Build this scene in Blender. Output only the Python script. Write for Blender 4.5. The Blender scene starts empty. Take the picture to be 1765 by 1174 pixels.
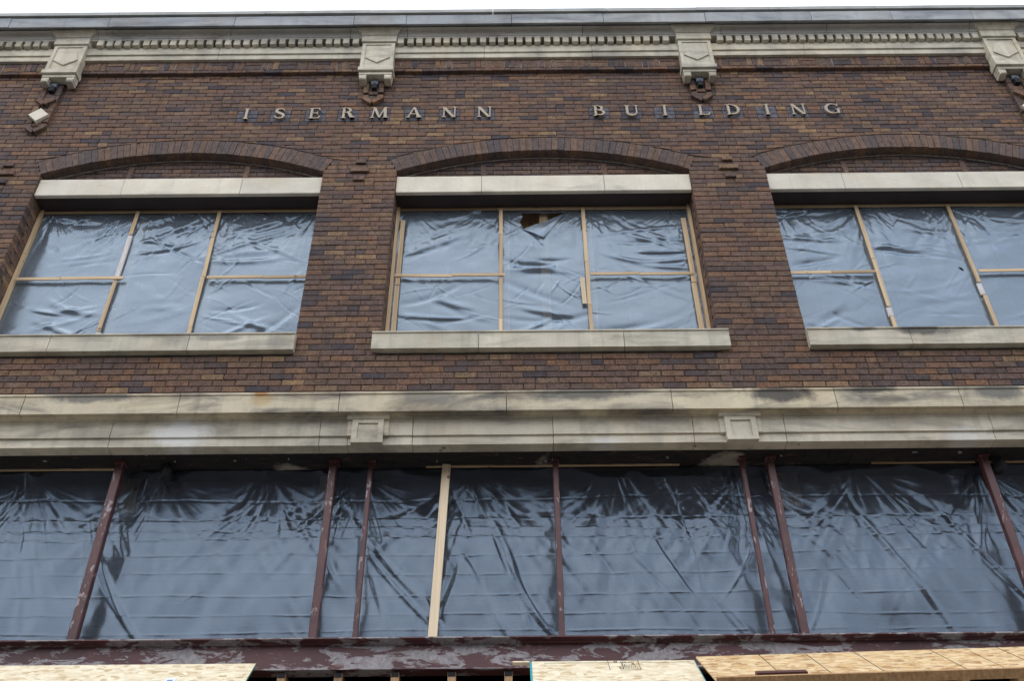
import bpy, math, random
import numpy as np
from mathutils import Vector, Matrix, Euler

# ------------------------------------------------------------------ camera, sky, sun, exposure
S = bpy.context.scene
C = S.collection
R = math.radians
cam = bpy.data.objects.new('camera', bpy.data.cameras.new('camera'))
C.objects.link(cam)
cam.data.sensor_width = 36.0
cam.data.lens = 36.0
cam.data.clip_start = 0.05
cam.data.clip_end = 3000
# upright camera 7.4 m in front of the wall, tilted up 39.9 degrees, rolled half a degree
cam.matrix_world = (Matrix.Translation((0, -7.4, 1.6)) @ Matrix.Rotation(R(90 + 39.9), 4, 'X')
                    @ Matrix.Rotation(R(-0.5), 4, 'Z'))
S.camera = cam

SUN_EL, SUN_AZ = 56.0, 205.0          # azimuth clockwise from +Y
w = bpy.data.worlds.new('World'); S.world = w; w.use_nodes = True
nt = w.node_tree; nt.nodes.clear()
out = nt.nodes.new('ShaderNodeOutputWorld'); bg = nt.nodes.new('ShaderNodeBackground')
sky = nt.nodes.new('ShaderNodeTexSky'); sky.sky_type = 'NISHITA'; sky.sun_disc = False
sky.sun_elevation = R(SUN_EL); sky.sun_rotation = R(SUN_AZ)
sky.air_density = 1.0; sky.dust_density = 3.0; sky.ozone_density = 1.5
tc = nt.nodes.new('ShaderNodeTexCoord'); nz = nt.nodes.new('ShaderNodeTexNoise')
nz.inputs['Scale'].default_value = 2.2; nz.inputs['Detail'].default_value = 5
cr = nt.nodes.new('ShaderNodeValToRGB')
cr.color_ramp.elements[0].position = .33; cr.color_ramp.elements[0].color = (6.6, 8.0, 10.4, 1)
cr.color_ramp.elements[1].position = .67; cr.color_ramp.elements[1].color = (14.6, 15.0, 15.6, 1)
mx = nt.nodes.new('ShaderNodeMixRGB'); mx.inputs[0].default_value = .88    # closed cloud deck over the blue
nt.links.new(tc.outputs['Generated'], nz.inputs['Vector'])
nt.links.new(nz.outputs['Fac'], cr.inputs[0])
nt.links.new(sky.outputs[0], mx.inputs[1]); nt.links.new(cr.outputs[0], mx.inputs[2])
nt.links.new(mx.outputs[0], bg.inputs[0]); bg.inputs[1].default_value = .15
nt.links.new(bg.outputs[0], out.inputs[0])

sun = bpy.data.objects.new('sun', bpy.data.lights.new('sun', 'SUN'))
C.objects.link(sun)
sun.data.energy = .9; sun.data.angle = R(80); sun.data.color = (1, .965, .92)
az, el = R(SUN_AZ), R(SUN_EL)
to_sun = Vector((math.sin(az) * math.cos(el), math.cos(az) * math.cos(el), math.sin(el)))
sun.rotation_euler = to_sun.to_track_quat('Z', 'Y').to_euler()
sun.location = (0, -8, 20)

S.view_settings.view_transform = 'Standard'; S.view_settings.look = 'None'
S.view_settings.exposure = 0.17; S.view_settings.gamma = 1.0
S.view_settings.use_curve_mapping = False
S.render.engine = 'CYCLES'
S.cycles.max_bounces = 8; S.cycles.transparent_max_bounces = 12

rnd = random.Random(11)

# ------------------------------------------------------------------ material helpers
class N:
    def __init__(s, name, rough=.8):
        s.m = bpy.data.materials.new(name); s.m.use_nodes = True
        s.t = s.m.node_tree; s.p = s.t.nodes['Principled BSDF']
        s.p.inputs['Roughness'].default_value = rough
        s.o = s.t.nodes['Material Output']
    def n(s, kind, **kw):
        x = s.t.nodes.new('ShaderNode' + kind)
        for k, v in kw.items():
            if k in x.inputs: x.inputs[k].default_value = v
            else: setattr(x, k, v)
        return x
    def l(s, a, b): s.t.links.new(a, b)
    def coord(s, scale=(1, 1, 1), kind='Object', rot=(0, 0, 0)):
        if kind == 'World':
            a = s.n('NewGeometry').outputs['Position']
        else:
            a = s.n('TexCoord').outputs[kind]
        mp = s.n('Mapping'); mp.inputs['Scale'].default_value = scale; mp.inputs['Rotation'].default_value = rot
        s.l(a, mp.inputs['Vector']); return mp.outputs[0]
    def noise(s, vec, scale=5, detail=4, rough=.55, dist=0):
        x = s.n('TexNoise', Scale=scale, Detail=detail, Roughness=rough, Distortion=dist)
        s.l(vec, x.inputs['Vector']); return x.outputs['Fac']
    def ramp(s, fac, stops, interp='LINEAR'):
        x = s.n('ValToRGB'); e = x.color_ramp.elements; x.color_ramp.interpolation = interp
        while len(e) < len(stops): e.new(.5)
        for k, (p, c) in enumerate(stops):
            e[k].position = p; e[k].color = (c, c, c, 1) if isinstance(c, (int, float)) else (*c, 1)
        s.l(fac, x.inputs[0]); return x.outputs[0]
    def mix(s, fac, a, b, mode='MIX'):
        x = s.n('MixRGB', blend_type=mode)
        for i, v in ((0, fac), (1, a), (2, b)):
            if isinstance(v, (int, float)): x.inputs[i].default_value = v if i == 0 else (v, v, v, 1)
            elif isinstance(v, tuple): x.inputs[i].default_value = (*v, 1)
            else: s.l(v, x.inputs[i])
        return x.outputs[0]
    def math(s, op, a, b=0.0, clamp=False):
        x = s.n('Math', operation=op, use_clamp=clamp)
        for i, v in ((0, a), (1, b)):
            if isinstance(v, (int, float)): x.inputs[i].default_value = v
            else: s.l(v, x.inputs[i])
        return x.outputs[0]
    def bump(s, h, strength=.3, dist=.01):
        b = s.n('Bump', Strength=strength, Distance=dist); s.l(h, b.inputs['Height'])
        s.l(b.outputs[0], s.p.inputs['Normal']); return b.outputs[0]
    def col(s, c): s.l(c, s.p.inputs['Base Color']) if not isinstance(c, tuple) else setattr(s.p.inputs['Base Color'], 'default_value', (*c, 1))
    def piece_random(s):
        a = s.n('NewGeometry').outputs['Random Per Island']; b = s.n('ObjectInfo').outputs['Random']
        return s.math('FRACT', s.math('ADD', a, b))

def brick_mat(name, palette, tone=1.5, grain=True):
    k = N(name, .85); k.p.inputs['Specular IOR Level'].default_value = .28
    r = k.piece_random()
    pos = [i / (len(palette) - 1) for i in range(len(palette))]
    base = k.ramp(r, list(zip(pos, [(c_[0]*tone*1.03, c_[1]*tone*.99, c_[2]*tone*(.94 if c_[2] < c_[0] else 1)) for c_ in palette])))
    v = k.coord(kind='World')
    blotch = k.noise(v, 14, 6, .65)
    speck = k.noise(v, 48, 4, .75)
    c = k.mix(1.0, base, k.ramp(blotch, [(.25, .5), (.75, 1.45)]), 'MULTIPLY')
    c = k.mix(1.0, c, k.ramp(k.noise(k.coord((120, 20, 9), 'World'), 1, 3, .6), [(.3, .72), (.7, 1.25)]), 'MULTIPLY')
    c = k.mix(k.ramp(speck, [(.54, 0.0), (.64, .85)]), c, (.022, .018, .018))
    c = k.mix(k.ramp(k.noise(v, 28, 5, .7), [(.5, 0.0), (.64, .72)]), c, (.03, .023, .02))
    c = k.mix(k.ramp(k.noise(v, 33, 4, .7), [(.58, 0.0), (.7, .45)]), c, (.24, .135, .07))
    c = k.mix(k.ramp(k.noise(v, 1.1, 4), [(.35, 0.0), (.75, .35)]), c, (.05, .034, .027))   # sooty areas
    c = k.mix(k.ramp(k.noise(v, 2.3, 6, .7), [(.7, 0.0), (.82, .25)]), c, (.2, .17, .145))    # lime bloom
    k.col(c)
    scr = k.noise(k.coord((170, 6, 6), 'World'), 1, 2)
    k.bump(k.math('ADD', k.math('MULTIPLY', scr, .7), speck), .55, .006)
    return k.m
PAL = [(.115, .066, .046), (.086, .056, .048), (.15, .08, .046), (.058, .043, .042), (.125, .078, .055),
       (.15, .09, .052), (.036, .033, .04), (.105, .068, .057), (.135, .073, .046), (.074, .054, .05), (.2, .128, .07)]
M = {}
k = N('dull_far_brick', .9); k.col((.11, .08, .065)); M['far_brick'] = k.m
M['brick'] = brick_mat('brown_brick', PAL)
M['arch_brick'] = brick_mat('arch_brick', [(.11, .068, .05), (.08, .06, .055), (.13, .08, .055), (.058, .05, .055), (.1, .066, .055)])
M['slate'] = brick_mat('slate_brick', [(.082, .086, .105), (.098, .1, .118), (.07, .073, .092)])
k = N('mortar', .95); v = k.coord(kind='World')
k.col(k.ramp(k.noise(v, 6, 5), [(.35, (.03, .022, .018)), (.65, (.13, .095, .07))])); k.bump(k.noise(v, 60), .4, .005)
M['mortar'] = k.m
k = N('pale_mortar', .95); v = k.coord(kind='World')
k.col(k.ramp(k.noise(v, 20, 5), [(.3, (.2, .19, .17)), (.7, (.42, .4, .36))])); k.bump(k.noise(v, 60), .6, .01)
M['pale_mortar'] = k.m
k = N('patchy_mortar', .95); v = k.coord(kind='World')
k.col(k.ramp(k.noise(v, 3.5, 5), [(.42, (.06, .048, .042)), (.56, (.26, .235, .2))])); M['band_mortar'] = k.m

def stone_mat(name, base, dirt, dirt_amt=(.5, .75), stain=(.5, .72), streak=1.0, blots=()):
    k = N(name, .85)
    v = k.coord(kind='World')
    r = k.n('ObjectInfo').outputs['Random']
    c = k.mix(k.ramp(k.noise(v, 3.0, 6, .6), [(.3, 0.0), (.7, 1.0)]), tuple(x * .84 for x in base), tuple(min(1, x * 1.1) for x in base))
    c = k.mix(1.0, c, k.ramp(r, [(0, (.88, .87, .84)), (.5, (1.0, .98, .96)), (1, (1.06, 1.03, .97))]), 'MULTIPLY')
    c = k.mix(k.ramp(k.noise(k.coord((.9, .9, 3.5), 'World'), 1.3, 6, .62, .6), [(dirt_amt[0], 0.0), (dirt_amt[1], .85 * streak)]), c, dirt)
    c = k.mix(k.ramp(k.noise(k.coord((9, 9, 1.1), 'World'), 1, 5, .6), [(stain[0], 0.0), (stain[1], .45)]), c, tuple(d * 1.5 for d in dirt))
    c = k.mix(k.ramp(k.noise(v, 1.7, 3), [(.5, 0.0), (.75, .35)]), c, (base[0] * .9, base[1] * .76, base[2] * .55))   # ochre
    c = k.mix(k.ramp(k.noise(v, 55, 3, .7), [(.6, 0.0), (.75, .4)]), c, tuple(x * .55 for x in base))
    for (px, py, pz, sx, sz, colr, amt) in blots:      # marks with a place of their own: lime bloom, rust
        d = k.n('VectorMath', operation='SUBTRACT'); k.l(v, d.inputs[0]); d.inputs[1].default_value = (px, py, pz)
        e = k.n('VectorMath', operation='MULTIPLY'); k.l(d.outputs[0], e.inputs[0]); e.inputs[1].default_value = (1/sx, .5, 1/sz)
        ln = k.n('VectorMath', operation='LENGTH'); k.l(e.outputs[0], ln.inputs[0])
        q = k.math('ADD', ln.outputs['Value'], k.math('MULTIPLY', k.noise(v, 9, 5, .65), 1.1))
        c = k.mix(k.ramp(k.math('MULTIPLY', q, .5), [(.5, amt), (.72, 0.0)]), c, colr)
    k.col(c); k.bump(k.math('ADD', k.noise(v, 40, 5, .6), k.noise(v, 6, 3)), .35, .008)
    return k.m
M['stone'] = stone_mat('limestone', (.56, .515, .415), (.15, .138, .115), (.48, .72), (.47, .72),
                       blots=((-2.88, -.07, 6.70, .34, .2, (.66, .65, .62), .8), (3.9, -.07, 6.62, .25, .12, (.62, .61, .57), .6), (.8, -.07, 6.6, .2, .05, (.6, .59, .56), .6), (3.85, -.06, 7.83, .34, .09, (.06, .06, .06), .85), (3.3, -.06, 7.85, .16, .05, (.09, .09, .085), .75), (-2.17, -.06, 7.74, .2, .12, (.2, .19, .165), .5), (-2.75, -.06, 7.8, .3, .05, (.2, .19, .165), .7)))
M['lintel_stone'] = stone_mat('clean_limestone', (.63, .585, .495), (.26, .235, .195), (.56, .8), (.56, .8))
M['ledge_stone'] = stone_mat('stained_limestone', (.54, .475, .35), (.075, .073, .07), (.46, .64), (.52, .74),
                             blots=((-2.21, -.18, 7.055, .1, .05, (.33, .12, .025), .85), (-2.2, -.18, 6.98, .16, .1, (.4, .26, .09), .5), (-3.7, -.18, 7.03, .55, .09, (.08, .08, .08), .75), (-.75, -.18, 7.0, .35, .13, (.16, .155, .14), .7), (.65, -.18, 7.02, .6, .1, (.085, .085, .08), .8), (2.35, -.18, 7.0, .42, .12, (.05, .048, .045), .9), (3.15, -.18, 7.04, .3, .06, (.06, .058, .055), .85), (4.25, -.18, 7.0, .35, .12, (.1, .1, .095), .8)))
M['coping_stone'] = stone_mat('weathered_coping', (.34, .355, .37), (.1, .105, .12), (.45, .7), (.5, .75))
M['bed_stone'] = stone_mat('sooty_limestone', (.47, .45, .41), (.12, .12, .12), (.58, .74), (.58, .78))
k = N('zinc_flashing', .5); v = k.coord(kind='World')
k.col(k.ramp(k.noise(v, 4, 4), [(.3, (.2, .2, .19)), (.7, (.34, .33, .3))])); M['flashing'] = k.m

k = N('primed_steel', .5); v = k.coord(kind='World')
n1 = k.noise(k.coord((.75, 1, 2.4), 'World'), 4.2, 10, .7, .5)
n2 = k.noise(k.coord((1, 1, 1.6), 'World'), 8, 7, .66, .4)
base = k.ramp(k.noise(v, 3, 4), [(.3, (.062, .019, .021)), (.7, (.105, .034, .034))])
gr = k.ramp(k.noise(v, 24, 5, .65), [(.3, (.2, .175, .175)), (.7, (.42, .4, .41))])
c = k.mix(k.ramp(n1, [(.495, 0.0), (.525, .88)]), base, gr)
c = k.mix(k.ramp(n2, [(.6, 0.0), (.64, .6)]), c, (.16, .055, .05))
c = k.mix(k.ramp(k.noise(v, 2.3, 5), [(.66, 0.0), (.72, .8)]), c, (.1, .045, .018))
k.col(c); k.bump(n1, .25, .01); M['steel'] = k.m
k = N('flaking_post_paint', .5); v = k.coord(kind='World')
n1 = k.noise(k.coord((3, 3, 1), 'World'), 7, 8, .65, .4)
base = k.ramp(k.noise(v, 5, 4), [(.3, (.055, .018, .018)), (.7, (.1, .034, .032))])
c = k.mix(k.ramp(n1, [(.59, 0.0), (.63, .8)]), base, (.33, .27, .27))
k.col(c); k.bump(n1, .2, .006); M['post_steel'] = k.m
k = N('red_oxide', .6); k.col((.085, .03, .026)); M['oxide'] = k.m
k = N('brown_steel_soffit', .6); v = k.coord(kind='World')
k.col(k.ramp(k.noise(v, 4, 4), [(.3, (.022, .013, .013)), (.7, (.04, .025, .024))])); M['brown_steel'] = k.m
k = N('dark_rusty_soffit', .9); v = k.coord((1, 2.2, 2.2), 'World')
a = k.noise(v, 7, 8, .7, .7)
c = k.ramp(a, [(.38, (.006, .005, .005)), (.6, (.02, .014, .011)), (.67, (.08, .036, .018)), (.74, (.2, .16, .13))])  # near-black base with rust and beige plaster patches
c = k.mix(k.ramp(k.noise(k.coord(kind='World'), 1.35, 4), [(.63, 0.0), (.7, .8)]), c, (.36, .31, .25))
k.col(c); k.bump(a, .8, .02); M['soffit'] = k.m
k = N('black_rubber', .95); k.col((.012, .012, .014)); M['black'] = k.m
k = N('lamp_housing', .45); k.col((.11, .13, .165)); M['lamp'] = k.m
k = N('lamp_glass', .12); k.col((.03, .04, .055)); M['lamp_glass'] = k.m
k = N('bronze_letter', .48); v = k.coord(kind='World')
k.col(k.ramp(k.noise(v, 14, 4), [(.3, (.25, .195, .135)), (.7, (.32, .255, .18))])); k.p.inputs['Metallic'].default_value = .12
M['letter'] = k.m
k = N('interior_dark', .95); v = k.coord(kind='World')
k.col(k.ramp(k.noise(v, 2, 3), [(.3, (.03, .03, .032)), (.7, (.055, .055, .058))])); M['interior'] = k.m
k = N('insulation_board', .85); v = k.coord(kind='World')
k.col(k.ramp(k.noise(v, 3, 3), [(.3, (.11, .118, .13)), (.7, (.16, .168, .18))])); M['board'] = k.m

def wood_mat(name, axis, lo=(.4, .265, .14), hi=(.64, .48, .295)):
    k = N(name, .65)
    sc = {'x': (1.2, 40, 40), 'z': (40, 40, 1.2), 'y': (40, 1.2, 40)}[axis]
    g = k.noise(k.coord(sc, 'World'), 1, 4, .6, .3)
    c = k.ramp(g, [(.3, lo), (.7, hi)])
    r = k.n('ObjectInfo').outputs['Random']
    c = k.mix(1.0, c, k.ramp(r, [(0, (.72, .68, .62)), (.5, (1, .98, .94)), (1, (1.15, 1.13, 1.12))]), 'MULTIPLY')
    knot = k.n('TexVoronoi', Scale=5.5); k.l(k.coord(kind='World'), knot.inputs['Vector'])
    c = k.mix(k.ramp(knot.outputs['Distance'], [(.05, .85), (.13, 0.0)]), c, (.13, .06, .025))
    k.col(c); k.bump(g, .15, .004); return k.m
M['wood_x'] = wood_mat('pine_horizontal', 'x'); M['wood_z'] = wood_mat('pine_upright', 'z')
M['wood_pale'] = wood_mat('pale_pine', 'z', (.58, .45, .29), (.76, .63, .45))
M['wood_old'] = wood_mat('old_brown_timber', 'z', (.24, .13, .055), (.46, .28, .13))

def osb_mat(name, lo, mid, hi):
    k = N(name, .75)
    cols = []
    h = None
    for (rot, sx, sz, sc) in ((.12, 5, 10, 1.0), (-.25, 7, 14, 1.0), (.5, 10, 14, 1.0)):
        mp = k.coord((sx, sx, sz), 'Object', (0, rot, 0))
        vor = k.n('TexVoronoi', Scale=2.2 * sc); k.l(mp, vor.inputs['Vector'])
        sep = k.n('SeparateColor'); k.l(vor.outputs['Color'], sep.inputs[0]); cols.append((sep.outputs[0], sep.outputs[1]))
    c1 = k.ramp(cols[0][0], [(0, lo), (.3, mid), (1, hi)])
    c2 = k.ramp(cols[1][0], [(0, mid), (.6, hi), (1, lo)])
    c3 = k.ramp(cols[2][0], [(0, lo), (.4, hi), (1, mid)])
    c = k.mix(k.ramp(cols[1][1], [(.45, 0.0), (.55, 1.0)]), c1, c2)
    c = k.mix(k.ramp(cols[2][1], [(.6, 0.0), (.7, .9)]), c, c3)
    fine = k.noise(k.coord((14, 14, 60), 'Object'), 1, 3)
    c = k.mix(1.0, c, k.ramp(fine, [(.3, .86), (.7, 1.08)]), 'MULTIPLY')
    k.col(c); k.bump(cols[0][0], .2, .004); return k.m
M['osb'] = osb_mat('pale_chipboard', (.5, .36, .185), (.68, .57, .38), (.8, .71, .53))
M['osb_warm'] = osb_mat('amber_chipboard', (.33, .165, .06), (.56, .35, .15), (.74, .57, .33))
k = N('film_wrapped_pine', .35); v = k.coord((8, 8, 1), 'World')
k.col(k.ramp(k.noise(v, 6, 4), [(.3, (.42, .37, .34)), (.7, (.58, .54, .52))])); M['wrapped'] = k.m
k = N('teal_edge_paint', .6); k.col((.035, .3, .32)); M['teal'] = k.m
k = N('green_edge_paint', .6); k.col((.03, .16, .12)); M['green'] = k.m
k = N('stamp_ink', .8); k.col((.035, .035, .035)); M['ink'] = k.m
k = N('white_label', .5); k.col((.75, .77, .8)); M['label'] = k.m
k = N('blue_print', .5); k.col((.12, .22, .5)); M['blue'] = k.m

def film_mat(name, milk, alpha, rough, gain, tint):
    k = N(name); k.t.nodes.remove(k.p)
    v = k.coord(kind='World')
    cloud = k.noise(v, 2.2, 4)
    dif = k.n('BsdfDiffuse'); dif.inputs[0].default_value = (*milk, 1)
    trl = k.n('BsdfTranslucent'); trl.inputs[0].default_value = (*milk, 1)
    tr = k.n('BsdfTransparent'); tr.inputs[0].default_value = (.9, .92, .95, 1)
    gl = k.n('BsdfGlossy'); gl.inputs['Color'].default_value = (*tint, 1); gl.inputs['Roughness'].default_value = rough
    b = k.n('Bump', Strength=.12, Distance=.004)
    k.l(k.math('ADD', k.noise(k.coord((22, 1, 7), 'World'), 1, 4), k.noise(k.coord((5, 1, 30), 'World'), 1, 3)), b.inputs['Height'])
    k.l(b.outputs[0], gl.inputs['Normal'])
    m0 = k.n('MixShader'); m0.inputs[0].default_value = .25; k.l(dif.outputs[0], m0.inputs[1]); k.l(trl.outputs[0], m0.inputs[2])
    m1 = k.n('MixShader'); k.l(k.ramp(cloud, [(.3, alpha - .1), (.7, alpha + .1)]), m1.inputs[0]); k.l(tr.outputs[0], m1.inputs[1]); k.l(m0.outputs[0], m1.inputs[2])
    lw = k.n('Fresnel', IOR=1.55)
    f = k.math('MULTIPLY', lw.outputs[0], gain, True)
    m2 = k.n('MixShader'); k.l(f, m2.inputs[0]); k.l(m1.outputs[0], m2.inputs[1]); k.l(gl.outputs[0], m2.inputs[2])
    k.l(m2.outputs[0], k.o.inputs[0]); return k.m
M['film'] = film_mat('clear_plastic_film', (.25, .285, .33), .52, .24, 2.1, (.68, .84, 1.0))
M['film_low'] = film_mat('storefront_plastic_film', (.12, .13, .15), .32, .26, 1.9, (.62, .79, 1.0))
M['film_fold'] = film_mat('doubled_plastic_film', (.36, .4, .45), .75, .4, .8, (.9, .95, 1.0))
k = N('asphalt', .9); v = k.coord(kind='World')
k.col(k.ramp(k.noise(v, 30, 4), [(.3, (.035, .035, .037)), (.7, (.07, .07, .07))])); k.bump(k.noise(v, 90), .4, .01); M['asphalt'] = k.m
k = N('concrete', .85); v = k.coord(kind='World')
k.col(k.ramp(k.noise(v, 3, 6), [(.3, (.24, .23, .21)), (.7, (.36, .35, .32))])); k.bump(k.noise(v, 50), .3, .005); M['concrete'] = k.m

# ------------------------------------------------------------------ mesh helpers
class MB:
    def __init__(s): s.v = []; s.f = []; s.mi = []
    def add(s, vs, fs, mi=0):
        o = len(s.v); s.v += [tuple(p) for p in vs]; s.f += [tuple(i + o for i in f) for f in fs]; s.mi += [mi] * len(fs); return s
    def box(s, a, b, mi=0):
        x0, y0, z0 = a; x1, y1, z1 = b
        return s.add([(x0,y0,z0),(x1,y0,z0),(x1,y1,z0),(x0,y1,z0),(x0,y0,z1),(x1,y0,z1),(x1,y1,z1),(x0,y1,z1)],
                     [(0,3,2,1),(4,5,6,7),(0,1,5,4),(1,2,6,5),(2,3,7,6),(3,0,4,7)], mi)
    def cbox(s, a, b, c=.004, mi=0):
        """box with chamfered front edges (front is the low-y side)"""
        x0, y0, z0 = a; x1, y1, z1 = b
        vs = [(x0+c,y0,z0+c),(x1-c,y0,z0+c),(x1-c,y0,z1-c),(x0+c,y0,z1-c),
              (x0,y0+c,z0),(x1,y0+c,z0),(x1,y0+c,z1),(x0,y0+c,z1),(x0,y1,z0),(x1,y1,z0),(x1,y1,z1),(x0,y1,z1)]
        fs = [(0,1,2,3),(4,5,1,0),(5,6,2,1),(6,7,3,2),(7,4,0,3),(8,9,5,4),(9,10,6,5),(10,11,7,6),(11,8,4,7),(11,10,9,8)]
        return s.add(vs, fs, mi)
    def quadbrick(s, P, y0, y1, c=.004, mi=0):
        """P: 4 corners (x,z) counter-clockwise seen from the front (bl, br, tr, tl)"""
        cx = sum(p[0] for p in P) / 4; cz = sum(p[1] for p in P) / 4
        ins = []
        for (x, z) in P:
            dx, dz = cx - x, cz - z
            ins.append((x + max(-c, min(c, dx * .5)), y0, z + max(-c, min(c, dz * .5))))
        vs = ins + [(x, y0 + c, z) for x, z in P] + [(x, y1, z) for x, z in P]
        fs = [(0,1,2,3)] + [(4 + i, 4 + (i+1) % 4, (i+1) % 4, i) for i in range(4)] + [(8 + i, 8 + (i+1) % 4, 4 + (i+1) % 4, 4 + i) for i in range(4)]
        return s.add(vs, fs, mi)
    def profx(s, prof, x0, x1, mi=0):
        """closed profile of (y,z) points extruded along x"""
        n = len(prof); a = [(x0, y, z) for y, z in prof] + [(x1, y, z) for y, z in prof]
        ar = sum(prof[i][0] * prof[(i+1) % n][1] - prof[(i+1) % n][0] * prof[i][1] for i in range(n))
        fs = [(i, (i+1) % n, n + (i+1) % n, n + i) for i in range(n)] + [tuple(range(n))[::-1], tuple(range(n, 2*n))]
        if ar > 0: fs = fs[:n] + fs[n:]
        if ar < 0: fs = [f[::-1] for f in fs]
        # x-extrusion with counter-clockwise (y,z) profile: outward normals need this order
        fs = [f[::-1] for f in fs]
        return s.add(a, fs, mi)
    def prism(s, poly, y0, y1, mi=0):
        """polygon of (x,z) extruded from y0 (front) to y1"""
        n = len(poly)
        ar = sum(poly[i][0] * poly[(i+1) % n][1] - poly[(i+1) % n][0] * poly[i][1] for i in range(n))
        if ar < 0: poly = poly[::-1]
        a = [(x, y0, z) for x, z in poly] + [(x, y1, z) for x, z in poly]
        fs = [tuple(range(n)), tuple(range(n, 2*n))[::-1]] + [(n + i, n + (i+1) % n, (i+1) % n, i) for i in range(n)]
        return s.add(a, fs, mi)
    def beam(s, p, q, w, t, up=(0, 1, 0), mi=0):
        p, q = Vector(p), Vector(q); d = (q - p).normalized(); a = d.cross(Vector(up)).normalized() * (w / 2); b = a.cross(d).normalized() * (t / 2)
        vs = [p-a-b, p+a-b, p+a+b, p-a+b, q-a-b, q+a-b, q+a+b, q-a+b]
        return s.add(vs, [(0,3,2,1),(4,5,6,7),(0,1,5,4),(1,2,6,5),(2,3,7,6),(3,0,4,7)], mi)
    def lathe(s, prof, n=20, axis='z', at=(0, 0, 0), mi=0):
        vs = []; fs = []
        for i in range(n):
            a = 2 * math.pi * i / n
            for r, h in prof:
                p = {'z': (r*math.cos(a), r*math.sin(a), h), 'y': (r*math.cos(a), h, r*math.sin(a)), 'x': (h, r*math.cos(a), r*math.sin(a))}[axis]
                vs.append((p[0]+at[0], p[1]+at[1], p[2]+at[2]))
        m = len(prof)
        for i in range(n):
            for j in range(m - 1):
                a, b = i*m + j, ((i+1) % n)*m + j
                fs.append((a, b, b+1, a+1))
        return s.add(vs, fs, mi)
    def mesh(s, name, mats, smooth=False):
        me = bpy.data.meshes.new(name); me.from_pydata(s.v, [], s.f)
        for m in (mats if isinstance(mats, (list, tuple)) else [mats]): me.materials.append(M[m])
        if any(s.mi): me.polygons.foreach_set('material_index', s.mi)
        if smooth: me.polygons.foreach_set('use_smooth', [True] * len(me.polygons))
        me.update(); return me
    def build(s, name, mats, parent=None, smooth=False):
        return link(name, s.mesh(name, mats, smooth), parent)
def link(name, data, parent=None, loc=(0, 0, 0)):
    o = bpy.data.objects.new(name, data); C.objects.link(o); o.location = loc
    if parent is not None: o.parent = parent
    return o
def thing(name, label, cat, loc=(0, 0, 0), group=None):
    o = link(name, None, None, loc); o.empty_display_size = .2; tag(o, label, cat, group); return o
def tag(o, label, cat, group=None):
    o['label'] = label; o['category'] = cat
    if group: o['group'] = group
    return o
def part(name, parent): return link(name, None, parent)

# ------------------------------------------------------------------ measurements of the front
WINS = [(-5.14, -2.05), (-1.245, 1.955), (2.785, 5.93)]
SILL_Z, OPEN_TOP, SPRING = 7.855, 9.885, 10.225
COURSE, BL, MORT = .0695, .211, .0054
Z0 = 7.0                                     # first course above the belt ledge
NCOURSE = 72                                 # up to the projecting basket-weave band at 11.99
XMIN, XMAX = -7.8, 7.9
RISE, RING = .335, .222
def arc(win, off=0.0):
    a, b = win; h = (b - a) / 2; r = (h*h + RISE*RISE) / (2*RISE)
    return (a + b) / 2, SPRING + RISE - r, r + off
ARCS = [arc(w_) for w_ in WINS]
EXT = [arc(w_, RING) for w_ in WINS]
SPAN = []
for (cx, cz, r), (a, b) in zip(EXT, WINS):    # where the outer ring starts, square to the radius
    h = (b - a) / 2; ang = math.asin(h / (r - RING)); SPAN.append((cx, ang, cx - r*math.sin(ang), cx + r*math.sin(ang), cz + r*math.cos(ang)))
def ext_z(x):
    """lower limit of the brick field above an arch, or None"""
    for (cx, cz, r), (_, ang, xa, xb, zs), (a, b) in zip(EXT, SPAN, WINS):
        if xa <= x <= xb: return cz + math.sqrt(r*r - (x - cx)**2)
    return None
LETTERS = 'ISERMANN BUILDING'
LX = [-3.04, -2.655, -2.25, -1.875, -1.505, -1.105, -.70, -.295, None, 1.03, 1.405, 1.785, 2.235, 2.575, 2.965, 3.325, 3.725]
PATCH = [(x - .118, x + .118) for x in LX if x is not None]

# ------------------------------------------------------------------ ground
mb = MB().add([(-400, -400, 0), (400, -400, 0), (400, 400, 0), (-400, 400, 0)], [(0, 1, 2, 3)]); g = mb.build('ground', 'asphalt'); g['kind'] = 'structure'
mb = MB().box((-40, -4.0, .004), (40, 0.3, .14)); g = mb.build('pavement', 'concrete'); g['kind'] = 'structure'
mb = MB().box((-40, -4.16, .004), (40, -4.004, .145)); g = mb.build('kerb', 'concrete'); g['kind'] = 'structure'

# ------------------------------------------------------------------ the other side of the street, present only as reflections in the plastic
for (xa, xb, hh, lab) in ((-60, -9, 11.5, 'long plain brick row across the street, seen only reflected in the sheeting, left half'), (-8.8, 14, 12.6, 'tall plain brick block across the street, seen only reflected in the sheeting'), (14.2, 60, 10.8, 'low plain brick row across the street, seen only reflected in the sheeting, right half')):
    t = thing('opposite_building', lab, 'building', ((xa + xb)/2, -22, 0), 'buildings across the street'); wd = (xb - xa)/2
    MB().box((-wd, -9, 0), (wd, 0, hh)).build('wall', 'far_brick', t)
    MB().box((-wd - .1, -.1, hh + .004), (wd + .1, .35, hh + .4)).build('cornice', 'stone', t)
    wm = MB().box((-.7, .004, -1), (.7, .05, 1)).mesh('window', 'lamp_glass'); n_ = int(wd*2/2.6)
    for fl_ in range(3):
        for i in range(n_): link('window', wm, t, (-wd + 1.3 + i*2.6, 0, 2 + fl_*3.6))
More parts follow.
